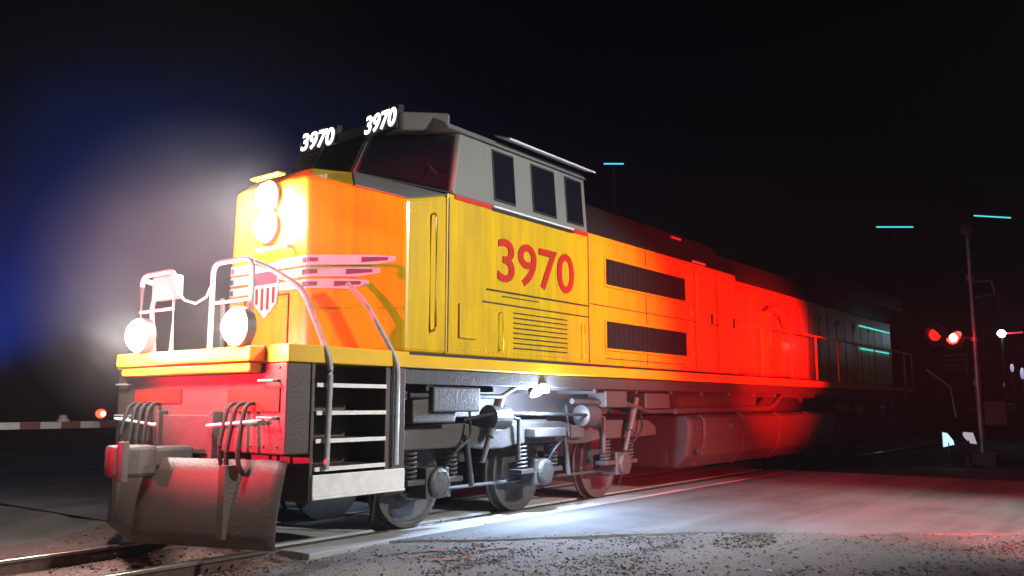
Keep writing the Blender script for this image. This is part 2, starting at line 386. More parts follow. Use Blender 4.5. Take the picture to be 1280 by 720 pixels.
gl = MB().lathe((8.88, -1.38, 1.60), (0, -.7, -.7), [(.05, -.08), (.12, -.04), (.13, .03), (.11, .035), (.1, .01)]).build('ground_light', TRUCK, loco, smooth=True)
MB().dome((8.88, -1.395, 1.585), .105, (0, -.7, -.7), .5).build('lens', WORK, gl, smooth=True)
# fuel tank -----------------------------------------------------------
tp_ = [(-1.2, .34), (-1.42, .55), (-1.5, .9), (-1.5, 1.18), (-1.38, 1.24), (1.38, 1.24), (1.5, 1.18), (1.5, .9), (1.42, .55), (1.2, .34)]
tank = MB().prism([(13.55, y, z) for y, z in tp_], (7.0, 0, 0)).build('fuel_tank', TRUCK, loco, bevel=.04)
e_ = MB()
e_.prism([(13.05, y*.985, .25+(z-.25)*.985) for y, z in tp_], (.49, 0, 0)).build('tank_end_guard', UNDER, tank, bevel=.06)
m = MB()
for z in (.62, .98): m.box(13.22, 13.4, -1.53, -1.49, z, z+.05)
m.build('guard_step', UNDER, tank)
for x in (15.2, 17.0, 18.8):
    MB().tube([(x, a_*1.004, z) for a_, z in tp_[:5]], .028, 8).build('tank_strap', UNDER, tank)
MB().lathe((14.6, -1.48, 1.02), (0, -1, 0), [(.09, 0), (.09, .09), (.06, .1)]).build('filler_cap', UNDER, tank, smooth=True)

# pilot, plow, coupler, steps -------------------------------------------
pil = MB().box(4.86, 5.14, -1.5, 1.5, .95, 1.785).box(5.14, 5.2, -1.1, 1.1, .5, 1.785)
pilot = pil.build('pilot', PILOT, loco, bevel=.015)
pl = MB(); N = 12; rows = []
for zi in range(7):
    t = zi/6; z = .12 + .78*t; row = []
    for i in range(-N, N+1):
        y = 1.46*i/N; x = 4.34 + .46*abs(i/N) + .22*(1-(1-2*abs(t-.5)))*(0) - .16*math.cos(t*math.pi/2)*(1-.3*abs(i/N)) + .12
        row.append(pl.bm.verts.new((x, y, z)))
    rows.append(row)
for u, w in zip(rows, rows[1:]):
    for i in range(2*N): pl.bm.faces.new((u[i], u[i+1], w[i+1], w[i]))
plow = pl.build('snow_plow', PILOT, loco, smooth=True); so = plow.modifiers.new('s', 'SOLIDIFY'); so.thickness = .03; so.offset = 1
for q in ((4.42, 4.86, -.055, .055, .15, .85), (4.6, 4.86, -1.0, -.9, .2, .85), (4.6, 4.86, .9, 1.0, .2, .85)): MB().box(*q).build('plow_rib', PILOT, plow)
cp = MB().box(4.35, 4.9, -.13, .13, .80, 1.0)
cp.prism([(4.40, y, .74) for y in ()] or [(4.42, -.17, .73), (4.22, -.20, .73), (4.02, -.12, .73), (4.0, -.02, .73), (4.16, -.03, .73), (4.20, .06, .73), (4.06, .14, .73), (4.10, .2, .73), (4.42, .17, .73)], (0, 0, .29))
cp.build('coupler', UNDER, loco, bevel=.05)
MB().box(4.80, 4.86, -.45, .45, .92, 1.30).box(4.76, 4.86, -.52, -.45, .88, 1.34).box(4.76, 4.86, .45, .52, .88, 1.34).build('coupler_pocket', UNDER, pilot, bevel=.01)
for y in (-1.05, -.92, -.79, .62, .76, .9, 1.03):
    j1, j2 = random.uniform(-.10, .10), random.uniform(-.14, .05)
    ho_ = MB().tube(bend([(4.86, y, 1.42), (4.74, y+j1*.2, 1.40), (4.66, y+j1*.7, 1.05+j2), (4.72, y+j1, .86+j2), (4.80, y+j1*1.3, .92+j2)], .1), .022).build('air_hose', RUBBER, pilot, smooth=True)
MB().tube([(4.86, -1.25, 1.25), (4.72, -1.25, 1.25), (4.72, -.5, 1.20), (4.86, -.5, 1.2)], .018).build('uncoupling_lever', WHITE, pilot, smooth=True)
MB().tube([(4.86, 1.25, 1.25), (4.72, 1.25, 1.25), (4.72, .5, 1.20), (4.86, .5, 1.2)], .018).build('uncoupling_lever', WHITE, pilot, smooth=True)
MB().cyl((4.10, -.13, .70), (4.10, -.13, 1.06), .05).build('knuckle_pin', UNDER, pilot)
for y0_, y1_ in ((-1.40, -1.18), (1.18, 1.40)):
    for z in (1.62, 1.28): MB().tube([(4.86, y0_, z), (4.79, y0_, z), (4.79, y1_, z), (4.86, y1_, z)], .013, 8).build('hand_hold', RAILP_, pilot, smooth=True)
pb = MB()
for i in range(15):
    bmesh.ops.create_icosphere(pb.bm, subdivisions=1, radius=.014, matrix=Matrix.Translation((4.858, -1.4+.2*i, 1.74)))
    bmesh.ops.create_icosphere(pb.bm, subdivisions=1, radius=.014, matrix=Matrix.Translation((4.858, -1.4+.2*i, 1.02)))
pb.build('rivet_line', PILOT, pilot)
# red and pale warning patch boards on the pilot face
MB().box(4.845, 4.859, -1.42, -.62, 1.34, 1.55).build('pilot_red_tint', REDP, pilot)
MB().box(4.845, 4.859, .2, 1.1, 1.42, 1.56).build('pilot_red_tint', REDP, pilot)
# anticlimber lip
MB().box(4.66, 4.85, -1.2, 1.2, 1.80, 1.94).box(4.70, 4.85, -1.15, 1.15, 1.70, 1.79).build('anticlimber', SILL, loco, bevel=.02)
for sg in (-1, 1):
    sw = MB().box(5.15, 5.19, min(1.0*sg, 1.5*sg), max(1.0*sg, 1.5*sg), .5, 1.785).box(6.10, 6.38, min(1.02*sg, 1.5*sg), max(1.02*sg, 1.5*sg), .5, 1.785).box(5.19, 6.10, min(1.0*sg, 1.04*sg), max(1.0*sg, 1.04*sg), .5, 1.785)
    well = sw.build('step_well', PILOT, loco, bevel=.01)
    for k, z in enumerate((1.60, 1.34, 1.08, .82)):
        ya, yb = sorted((1.06*sg, 1.50*sg)); t_ = MB().box(5.195, 6.095, ya, yb, z-.03, z).build('step', PILOT, well, bevel=.004)
        ya, yb = sorted((1.501*sg, 1.525*sg)); MB().box(5.195, 6.095, ya, yb, z-.035, z+.006).build('step_edge', WHITE, well) if False else None
        ya, yb = sorted((1.501*sg, 1.52*sg)); MB().box(5.2, 6.09, ya, yb, z-.035, z+.004).build('step_edge', WHITE, well)
    ya, yb = sorted((1.08*sg, 1.54*sg))
    tag(MB().box(5.17, 6.36, ya, yb, .53, .555).box(5.17, 6.36, *sorted((1.50*sg, 1.53*sg)), .555, .755).build('bottom_step', WHITE, loco, bevel=.006), 'white painted bottom step box')
# ditch lights on the anticlimber
for y in (-1.05, .68):
    d = MB().lathe((4.66, y, 2.12), (-1, 0, 0), [(.10, -.1), (.185, -.05), (.185, .05), (.17, .055), (.16, .03)]).box(4.62, 4.76, y-.05, y+.05, 1.955, 2.0).build('ditch_light', GREY, loco, smooth=True)
    MB().dome((4.625, y, 2.12), .172, (-1, 0, 0), .7).build('lens', HEAD, d, smooth=True)
# handrails ----------------------------------------------------------
RAILP = mat('grimy_white_handrail', (.48, .48, .47), .4, var=.4, vscale=14)
def rail(pts, r=.022, m=RAILP, name='handrail', parent=loco): return MB().tube(pts, r).build(name, m, parent, smooth=True)
for sg in (-1, 1):
    rail(bend([(5.30, 1.56*sg, .80), (5.32, 1.56*sg, 1.80), (5.12, 1.36*sg, 2.50), (5.0, 1.0*sg, 2.72), (4.80, 1.0*sg, 2.76)]), .028)
    rail(bend([(6.2, 1.56*sg, .80), (6.2, 1.56*sg, 1.84), (6.0, 1.28*sg, 2.45), (5.88, 1.12*sg, 2.66)]), .028)
for sg in (-1, 1):
    rail(bend([(4.80, 1.0*sg, 1.95), (4.80, 1.0*sg, 2.80), (4.80, .35*sg, 2.80), (4.80, .35*sg, 1.95)]), .026)
    rail([(4.80, 1.0*sg, 2.4), (4.80, .35*sg, 2.4)], .018)
MB().box(4.83, 4.95, .42, .86, 2.52, 2.78).build('jumper_box', GREY, loco, bevel=.02)
MB().tube([(4.80, -.35, 2.62), (4.83, -.2, 2.48), (4.84, 0, 2.43), (4.83, .2, 2.48), (4.80, .35, 2.62)], .012, 6).build('safety_chain', WHITE, loco, smooth=True)
hr = MB().tube(bend([(15.15, -1.52, 2.88), (15.2, -1.52, 2.94), (28.3, -1.52, 2.94), (28.35, -1.52, 1.96)]), .022)
hr.build('handrail', SILL, loco, smooth=True)
for i in range(8):
    rail([(16.2+1.6*i, -1.52, 1.96), (16.2+1.6*i, -1.52, 2.94)], .02, SILL, 'handrail_post')
for z in (3.6, 2.96):
    bx = MB().tube([(24.7, -1.03, z), (27.85, -1.03, z)], .016).build('hood_light_streak', CYAN, loco, smooth=True)  # glowing tubes shaped as cyan light streaks, added along the hood
# cab side grab irons and mirror
for x in (6.75,):
    rail(bend([(x, -1.50, 2.2), (x, -1.57, 2.2), (x, -1.57, 3.5), (x, -1.50, 3.5)], .04), .014, YEL, 'grab_iron')
MB().tube([(6.98, -1.35, 4.05), (7.02, -1.0, 4.35)], .01).build('wiper', BLACK, loco)

# trucks -------------------------------------------------------------
def build_truck(cx):
    sp = 2.05
    fr = MB()
    for sg in (-1, 1):
        y0, y1 = sorted((1.02*sg, 1.16*sg))
        prof = [(-3.0, 1.00), (-2.75, 1.16), (-1.5, 1.18), (-1.1, 1.10), (-.9, 1.10), (-.5, 1.18), (.5, 1.18), (.9, 1.10), (1.1, 1.10), (1.5, 1.18), (2.95, 1.16), (3.2, 1.06), (3.2, .92), (2.6, .90), (1.5, .90), (1.1, .86), (.8, .86), (.5, .90), (-.5, .90), (-.8, .86), (-1.1, .86), (-1.5, .90), (-2.6, .90), (-3.0, .92)]
        fr.prism([(cx+a_, y0, z) for a_, z in prof], (0, y1-y0, 0))
    fr.box(cx-2.9, cx-2.7, -1.0, 1.0, .9, 1.1).box(cx+2.7, cx+2.9, -1.0, 1.0, .9, 1.1).box(cx-.4, cx+.4, -1.0, 1.0, .85, 1.2)
    t = fr.build('truck', TRUCK, loco, bevel=.02)
    for k in (-1, 0, 1):
        x = cx+k*sp
        for sg in (-1, 1):
            w = MB().lathe((x, .70*sg, .51), (0, sg, 0), [(.10, -.07), (.47, -.07), (.55, -.065), (.555, -.03), (.52, -.025), (.51, .07), (.46, .075), (.43, .04), (.24, .02), (.20, .09), (.1, .10)], 40).build('wheel', TRUCK, t, smooth=True)
            bx = MB().box(x-.19, x+.19, *sorted((.90*sg, 1.22*sg)), .36, .70)
            bx.lathe((x, 1.20*sg, .53), (0, sg, 0), [(.17, 0), (.17, .06), (.13, .08), (.05, .085)], 20)
            bx.build('axle_box', TRUCK, t, bevel=.02)
            for dx in (-.34, .34):
                s_ = MB(); n = 60
                s_.tube([(x+dx+.075*math.cos(i*.63), 1.1*sg+.075*math.sin(i*.63), .58+.30*i/n) for i in range(n+1)], .016, 6)
                s_.build('spring', TRUCK, t, smooth=True)
            MB().box(x-.46, x+.46, *sorted((1.0*sg, 1.2*sg)), .52, .58).build('spring_seat', TRUCK, t, bevel=.01)
        MB().cyl((x, -.62, .51), (x, .62, .51), .09).build('axle', UNDER, t, smooth=True)
        for sg in (-1, 1):
            bt = MB()
            for a_ in range(6): bt.cyl((x+.12*math.cos(a_*1.047), 1.255*sg, .53+.12*math.sin(a_*1.047)), (x+.12*math.cos(a_*1.047), 1.285*sg, .53+.12*math.sin(a_*1.047)), .018, n=6)
            bt.build('axle_box_bolts', UNDER, t)
            MB().tube(bend([(x+.1, 1.22*sg, .68), (x+.16, 1.30*sg, .85), (x+.5, 1.28*sg, 1.02), (x+.55, 1.2*sg, 1.4)], .12), .016, 6).build('sensor_cable', RUBBER, t, smooth=True)
    for k in (-.5, .5):
        x = cx+k*sp
        for sg in (-1, 1):
            br = MB().lathe((x-.22, 1.26*sg, 1.25), (1, 0, 0), [(.06, 0), (.15, .03), (.15, .34), (.12, .38), (.04, .44)], 20).tube([(x+.2, 1.26*sg, 1.25), (x+.45, 1.24*sg, 1.22), (x+.5, 1.2*sg, .7)], .03)
            br.build('brake_cylinder', TRUCK, t, bevel=.006)
            MB().box(x-.46, x-.36, *sorted((.62*sg, .82*sg)), .3, .75).build('brake_shoe', TRUCK, t, bevel=.006)
            br = MB(); br.tube([(x-.5, 1.18*sg, 1.05), (x-.42, 1.2*sg, .45)], .035)
            br.build('brake_lever', TRUCK, t, bevel=.006)
    for sg in (-1, 1):
        for x in (cx-1.35, cx+2.0):
            MB().cyl((x, 1.28*sg, .72), (x+.35, 1.28*sg, 1.5), .035).cyl((x+.13, 1.28*sg, 1.02), (x+.35, 1.28*sg, 1.5), .06).build('damper', TRUCK, t, smooth=True)
        MB().tube([(cx-2.65, 1.0*sg, 1.15), (cx-2.72, .95*sg, .7), (cx-2.62, .75*sg, .14)], .025).build('sand_pipe', RUBBER, t, smooth=True)
        s2 = MB().tube([(cx+2.7, 1.0*sg, 1.15), (cx+2.72, .95*sg, .7), (cx+2.65, .75*sg, .14)], .025)
        s2.build('sand_pipe', RUBBER, t, smooth=True)
        MB().box(cx-.35, cx+.35, *sorted((1.17*sg, 1.34*sg)), .98, 1.10).build('bolster_pad', TRUCK, t, bevel=.015)
        MB().prism([(cx-2.55, 1.17*sg, z) if False else (x_, 1.17*sg, z) for x_, z in ((cx-2.6, 1.2), (cx-1.9, 1.2), (cx-1.9, 1.5), (cx-2.6, 1.45))], (0, .18*sg, 0)).build('sand_box', TRUCK, t, bevel=.02)
    for sg in (-1, 1):
        MB().tube([(cx-2.4, .95*sg, .42), (cx+2.4, .95*sg, .42)], .022, 8).build('brake_rod', TRUCK, t, smooth=True)
        MB().tube(bend([(cx-1.6, 1.2*sg, 1.22), (cx-1.2, 1.36*sg, 1.30), (cx+.9, 1.36*sg, 1.26), (cx+1.5, 1.2*sg, 1.05)], .15), .022, 8).build('air_line', RUBBER, t, smooth=True)
        MB().box(cx+.62, cx+.95, *sorted((1.165*sg, 1.24*sg)), .94, 1.12).build('bearing_cover', TRUCK, t, bevel=.02)
    return t
tr = build_truck(9.25)
tr2 = copy_tree(tr, loco); tr2.location.x += 15.0

# ------------------------------------------------------------------ GROUND
def ground_z(x, y):
    """ballast and dirt level: low beside the rails left of the crossing, higher on the shoulder"""
    z = -.03
    if x < 5.35:
        t = min(1, max(0, (5.35-x)/.6)); z -= .115*t*(1 if y > -1.6 else max(0, 1-(-1.6-y)/1.4))
    n = noise.noise(Vector((x*1.3, y*1.3, 0)))*.03 + noise.noise(Vector((x*5, y*5, 3)))*.012 + noise.noise(Vector((x*17, y*17, 7)))*.006
    return z + n
def road_edge_near(x):      # y of the near edge of the paving at x
    pts = [(5.35, -1.18), (6.3, -1.22), (6.75, -1.55), (7.2, -2.15), (8.1, -2.85), (9.1, -3.75), (10.9, -6.35), (14, -11.0), (20, -19)]
    for (a_, b_), (c_, d_) in zip(pts, pts[1:]):
        if x <= c_: return b_ + (d_-b_)*(x-a_)/(c_-a_)
    return -19
def ground_material(name, c1, c2, c3, big=.7, fine=38, bstr=.6):
    m = bpy.data.materials.new(name); m.use_nodes = True; nt = m.node_tree; b = nt.nodes['Principled BSDF']; b.inputs['Roughness'].default_value = .9
    tc = nt.nodes.new('ShaderNodeTexCoord')
    n1 = nt.nodes.new('ShaderNodeTexNoise'); n1.inputs['Scale'].default_value = big; n1.inputs['Detail'].default_value = 8; n1.inputs['Roughness'].default_value = .6
    n2 = nt.nodes.new('ShaderNodeTexNoise'); n2.inputs['Scale'].default_value = fine; n2.inputs['Detail'].default_value = 8; n2.inputs['Roughness'].default_value = .75
    vo = nt.nodes.new('ShaderNodeTexVoronoi'); vo.inputs['Scale'].default_value = fine*1.3
    for n in (n1, n2, vo): nt.links.new(tc.outputs['Object'], n.inputs['Vector'])
    r = nt.nodes.new('ShaderNodeValToRGB'); r.color_ramp.elements[0].position = .38; r.color_ramp.elements[1].position = .62
    r.color_ramp.elements[0].color = (*c1, 1); r.color_ramp.elements[1].color = (*c2, 1)
    nt.links.new(n1.outputs[0], r.inputs[0])
    mx = nt.nodes.new('ShaderNodeMix'); mx.data_type = 'RGBA'
    r2 = nt.nodes.new('ShaderNodeValToRGB'); r2.color_ramp.elements[0].position = .42; r2.color_ramp.elements[1].position = .66
    nt.links.new(n2.outputs[0], r2.inputs[0]); nt.links.new(r2.outputs[0], mx.inputs[0])
    nt.links.new(r.outputs[0], mx.inputs[6]); mx.inputs[7].default_value = (*c3, 1)
    nt.links.new(mx.outputs[2], b.inputs['Base Color'])
    bp = nt.nodes.new('ShaderNodeBump'); bp.inputs['Strength'].default_value = bstr; bp.inputs['Distance'].default_value = .015
    ad = nt.nodes.new('ShaderNodeMath'); ad.operation = 'ADD'
    nt.links.new(n2.outputs[0], ad.inputs[0]); nt.links.new(vo.outputs['Distance'], ad.inputs[1])
    nt.links.new(ad.outputs[0], bp.inputs['Height']); nt.links.new(bp.outputs[0], b.inputs['Normal'])
    return m
DIRT = ground_material('grey_brown_dirt', (.085, .078, .072), (.20, .165, .145), (.29, .27, .25), .9, 46, .9)
DARKB = ground_material('dark_ballast', (.025, .024, .023), (.05, .047, .045), (.07, .066, .062), .9, 30, .8)  # night darkness of the far ground put into its colour
REDB = ground_material('red_brown_ballast', (.20, .075, .055), (.17, .12, .105), (.27, .19, .17), 1.3, 26, .9)
ASPH = ground_material('worn_asphalt', (.12, .12, .12), (.22, .22, .215), (.19, .19, .185), .8, 70, .7)
CONC = ground_material('crossing_concrete', (.36, .36, .35), (.50, .50, .48), (.42, .42, .41), 1.5, 50, .15)

def add_bands(m, ang, c, sc=1.1, amt=.8):
    nt = m.node_tree; b = nt.nodes['Principled BSDF']; src = b.inputs['Base Color'].links[0].from_socket
    tc = nt.nodes.new('ShaderNodeTexCoord'); mp = nt.nodes.new('ShaderNodeMapping'); mp.inputs['Rotation'].default_value = (0, 0, ang); mp.inputs['Scale'].default_value = (.09, sc, 1)
    n = nt.nodes.new('ShaderNodeTexNoise'); n.inputs['Scale'].default_value = 1.0; n.inputs['Detail'].default_value = 6; n.inputs['Roughness'].default_value = .62
    r = nt.nodes.new('ShaderNodeValToRGB'); r.color_ramp.elements[0].position = .40; r.color_ramp.elements[1].position = .60
    r.color_ramp.elements[0].color = (0, 0, 0, 1); r.color_ramp.elements[1].color = (amt, amt, amt, 1)
    mx = nt.nodes.new('ShaderNodeMix'); mx.data_type = 'RGBA'; mx.inputs[7].default_value = (*c, 1)
    nt.links.new(tc.outputs['Object'], mp.inputs[0]); nt.links.new(mp.outputs[0], n.inputs['Vector']); nt.links.new(n.outputs[0], r.inputs[0])
    nt.links.new(r.outputs[0], mx.inputs[0]); nt.links.new(src, mx.inputs[6]); nt.links.new(mx.outputs[2], b.inputs['Base Color'])
add_bands(ASPH, R(47), (.34, .34, .335), 1.3, .5)
add_bands(DIRT, R(30), (.30, .275, .25), .6, .6)
add_bands(CONC, R(90), (.25, .245, .24), 1.0, .7)
def sheet(name, x0, x1, y0, y1, step, zf, m, keep=None):
    mb = MB(); nx = int((x1-x0)/step)+1; ny = int((y1-y0)/step)+1; g = {}
    for i in range(nx):
        for j in range(ny):
            x, y = x0+i*step, y0+j*step
            g[i, j] = mb.bm.verts.new((x, y, zf(x, y)))
    for i in range(nx-1):
        for j in range(ny-1):
            if keep is None or keep(x0+(i+.5)*step, y0+(j+.5)*step): mb.bm.faces.new((g[i, j], g[i+1, j], g[i+1, j+1], g[i, j+1]))
    bmesh.ops.delete(mb.bm, geom=[v for v in mb.bm.verts if not v.link_faces], context='VERTS')
    o = mb.build(name, m, None, recalc=False)
    for p in o.data.polygons: p.use_smooth = True
    return tag(o, None, None, None, 'structure')
# far ground: large sheet with a hole under the detailed part is not needed, it lies lower
sheet('ground', -600, 900, -600, 900, 50, lambda x, y: -.30, DARKB)
tag(sheet('dirt_shoulder', -4, 16, -9, 12, .06, ground_z, DIRT, lambda x, y: not (1.1 < y < 12 and x > 5.7) and not (y < -.8 and x > 5.6 and y > road_edge_near(x)+.25) and not (x > 5.7 and y > -1.3) and not (-1.0 < y < 2.35 and x < 5.55)),
    None, None, None, 'structure')
tag(sheet('ballast_bed', -4, 5.65, -1.12, 2.5, .05, lambda x, y: ground_z(x, y)+(.012 if y > .9 else .0)+.01*noise.noise(Vector((x*11, y*11, 1))), REDB), None, None, None, 'structure')
# road paving on the camera side: a fan of strips following the near edge
def road_z(x, y): return -.004 + .006*noise.noise(Vector((x*.9, y*.9, 5))) - .010*max(0, min(1, (-1.3-y)/3))
mb = MB(); xs = [5.35+.15*i for i in range(int(13.2/.15)+1)]; prev = None
for x in xs:
    ye = road_edge_near(x) + .05*noise.noise(Vector((x*2.2, 0, 9))); cur = []
    for j in range(25):
        t = j/24; y = -.86 + (ye+.86)*t
        z = road_z(x, y) - (.05*((t-.97)/.03) if t > .97 else 0) - (.12 if j == 24 else 0)
        cur.append(mb.bm.verts.new((x, y, z)))
    if prev:
        for j in range(24): mb.bm.faces.new((prev[j], prev[j+1], cur[j+1], cur[j]))
    prev = cur
road = mb.build('road', ASPH, None); tag(road, None, None, None, 'structure')
# concrete crossing panels beside and between the rails
for y0, y1, nm in ((-1.28, -.845, 'panel'), (-.56, .56, 'panel'), (.82, 1.75, 'panel')):
    for i in range(5):
        x0 = 5.36+2.62*i
        if y0 < 0 and y1 < 0 and i > 2: pass
        z = .006 if y1 < 0 else .0
        o = MB().box(x0, x0+2.605, y0, y1, -.16, z).build('crossing_panel', CONC, None, bevel=.012); tag(o, None, None, None, 'structure')
tag(sheet('road_beyond', 5.4, 18.6, 1.76, 30.0, .6, lambda x, y: -.008, ASPH), None, None, None, 'structure')
# gravel verge past the road on the right, coloured dark as unlit ground
tag(sheet('gravel_verge', 18.2, 60, -24, 30, .5, lambda x, y: -.14+.05*noise.noise(Vector((x, y, 2))), DARKB), None, None, None, 'structure')

# rails ------------------------------------------------------------------
def make_rail(y, label):
    r = empty('rail', (5.0, y, -.18), label, 'rail', 'rails of the track')
    x0, x1 = -6.0, 70.0
    prof = [(-.037, 0), (.037, 0), (.037, -.032), (.009, -.045), (.009, -.135), (.07, -.155), (.07, -.17), (-.07, -.17), (-.07, -.155), (-.009, -.135), (-.009, -.045), (-.037, -.032)]
    MB().prism([(x0, y+a_, z-.0005) for a_, z in prof[2:]], (x1-x0, 0, 0)).build('rail_web', RUST, r)
    MB().prism([(x0, y+a_, z) for a_, z in ((-.037, -.031), (-.037, -.006), (-.031, 0), (.031, 0), (.037, -.006), (.037, -.031))], (x1-x0, 0, 0)).build('rail_head', STEEL, r)
    return r
ra = make_rail(-.72, 'near steel rail with bolted joint bar, passing under the side of the locomotive')
rb = make_rail(.72, 'far steel rail beside the red brown ballast')
def joint(y, x, parent, L=.55):
    j = MB().prism([(x, y-.010, -.045), (x, y-.036, -.058), (x, y-.030, -.125), (x, y-.010, -.137)], (L, 0, 0)).build('joint_bar', RUST, parent, bevel=.004)
    bt = MB()
    for k in range(4): bt.cyl((x+L*(.14+.24*k), y-.03, -.09), (x+L*(.14+.24*k), y-.062, -.09), .014, n=6)
    bt.build('bolts', UNDER, j)
joint(-.72, 4.55, ra); joint(.72, 4.25, rb, .42)

# gravel ------------------------------------------------------------------
def stones(name, n, fn, smin, smax, m, kind='stuff'):
    mb = MB()
    base = bmesh.new(); bmesh.ops.create_icosphere(base, subdivisions=1, radius=1); bv = [v.co.copy() for v in base.verts]; bf = [[v.index for v in f.verts] for f in base.faces]; base.free()
    for _ in range(n):
        x, y, z = fn(); s = smin + (smax-smin)*random.random()**3.5
        q = Matrix.Rotation(random.random()*6.28, 3, 'Z') @ Matrix.Rotation(random.uniform(-.4, .4), 3, 'X')
        sc = (s, s*random.uniform(.6, .95), s*random.uniform(.4, .7))
        vs = [mb.bm.verts.new(q @ Vector([c*k*random.uniform(.8, 1.15) for c, k in zip(v, sc)]) + Vector((x, y, z+sc[2]*.3))) for v in bv]
        for f in bf: mb.bm.faces.new([vs[i] for i in f])
    o = mb.build(name, m, None, recalc=False); return tag(o, None, None, None, kind)
PEB = mat('mixed_gravel_stone', (.34, .32, .30), .85, var=.75, vscale=9)
PEBD = mat('dark_gravel_stone', (.15, .135, .12), .9, var=.6, vscale=9)
PEBR = mat('red_gravel_stone', (.26, .15, .13), .9, var=.6, vscale=9)
def in_dirt():
    while True:
        x = random.uniform(3.0, 11.5); y = random.uniform(-7.2, -1.2)
        if y < road_edge_near(max(5.35, x))+.02 or x < 5.3:
            if (x-0)**2 + (y+7.86)**2 > 7: return x, y, ground_z(x, y)
tag(stones('loose_gravel', 5200, in_dirt, .004, .026, PEB), 'loose pale gravel scattered over the dirt shoulder')
tag(stones('dark_grit', 3200, in_dirt, .004, .020, PEBD), 'dark grit scattered over the dirt shoulder')
def in_tuft():
    return (lambda a_, r_: (8.85+.55*r_*math.cos(a_), -4.15+.28*r_*math.sin(a_), 0))(random.random()*6.28, random.random()**.6)
def tuft():
    x, y, z = in_tuft(); return x, y, ground_z(x, y)+.01
tag(stones('dark_rubble', 230, tuft, .008, .030, PEBD), 'patch of dark rubble at the road edge')
def clumps():
    while True:
        c = random.choice(CL); x = random.gauss(c[0], c[2]); y = random.gauss(c[1], c[3])
        if y < road_edge_near(max(5.35, x)) - .02: return x, y, ground_z(x, y)+.006
CL = [(random.uniform(4.5, 10.5), random.uniform(-6.6, -2.0), random.uniform(.1, .5), random.uniform(.05, .25)) for _ in range(30)]
tag(stones('broken_clods', 4200, clumps, .003, .019, PEBD), 'clumps of dark broken clods strewn over the dirt')
tag(stones('pale_chippings', 3200, clumps, .003, .016, PEB), 'pale stone chippings mixed with the dark clods')
def in_bal():
    x = random.uniform(-1, 5.3); y = random.choice([random.uniform(-1.2, -.82), random.uniform(-.6, .6), random.uniform(.8, 2.4)])
    return x, y, ground_z(x, y)+.012
tag(stones('ballast_stones', 4200, in_bal, .006, .030, PEBR), 'red brown ballast stones between the rails')
def edge_grit():
    x = random.uniform(5.6, 11.5); y = road_edge_near(x)+abs(random.gauss(0, .22)); return x, y, road_z(x, y)
tag(stones('road_grit', 1500, edge_grit, .003, .014, PEB), 'grit strewn along the edge of the paving')
def one_stone(x, y, s, label):
    mb = MB(); bmesh.ops.create_icosphere(mb.bm, subdivisions=2, radius=1)
    for v in mb.bm.verts: v.co = Vector((v.co.x*s*1.35, v.co.y*s, v.co.z*s*.55))*(1+.18*noise.noise(v.co*1.7)) + Vector((x, y, ground_z(x, y)+s*.3))
    o = mb.build('stone', mat('pale_stone', (.62, .61, .58), .8, var=.3, vscale=30), None); tag(o, label, 'stone', 'pale stones on the dirt')
one_stone(5.74, -3.46, .030, 'small white stone on the bare dirt below the painted marks')
one_stone(7.42, -4.94, .026, 'small pale stone on the reddish dirt below the dark rubble patch')
# utility paint marks on the ground -----------------------------------------
def paint(name, c, pts, w, label, cat):
    m = mat(name+'_mat', c, .85, var=.5, vscale=25); mb = MB(); prev = None
    for i, p in enumerate(pts):
        p = Vector(p); a_ = Vector(pts[max(0, i-1)]); b_ = Vector(pts[min(len(pts)-1, i+1)]); d = (b_-a_).normalized(); nn = Vector((-d.y, d.x))*w/2*(1+.35*noise.noise(Vector((i*.7, w*50, 0))))
        cur = [mb.bm.verts.new(((p+s_*nn).x, (p+s_*nn).y, ground_z(*(p+s_*nn))+.016)) for s_ in (-1, 0, 1)]
        if prev: 
            for k in range(2): mb.bm.faces.new((prev[k], prev[k+1], cur[k+1], cur[k]))
        prev = cur
    o = mb.build(name, m, None); tag(o, label, cat, 'spray paint marks on the dirt')
def seg(a_, b_, n=24, wob=.02): return [(a_[0]+(b_[0]-a_[0])*i/n + wob*math.sin(i*.9), a_[1]+(b_[1]-a_[1])*i/n) for i in range(n+1)]
paint('paint_mark', (.42, .14, .09), seg((6.62, -2.30), (6.98, -2.42), 10, .01), .07, 'orange red spray paint dash nearest the paving', 'paint mark')
paint('paint_mark', (.30, .17, .14), seg((6.0, -1.75), (6.45, -2.05), 14, .02), .06, 'faded red spray paint dash farthest along the dirt', 'paint mark')
paint('paint_mark', (.28, .18, .155), seg((5.95, -2.35), (6.15, -2.42), 10, .01), .07, 'pinkish spray paint smudge beside the long pale line', 'paint mark')
paint('paint_mark', (.42, .41, .38), seg((5.85, -1.60), (5.95, -2.65), 30, .03), .025, 'long thin pale spray paint line on the dirt', 'paint mark')
paint('paint_mark', (.46, .46, .44), [(6.92+.10*math.cos(k*.33), -2.60+.07*math.sin(k*.33)) for k in range(20)], .022, 'small pale ring of spray paint', 'paint mark')
paint('paint_mark', (.42, .42, .40), [(6.15+.02*k+.05*math.sin(k*.8), -2.62+.025*k+.05*math.cos(k*1.1)) for k in range(18)], .022, 'curly pale spray paint scribble between the red dashes', 'paint mark')

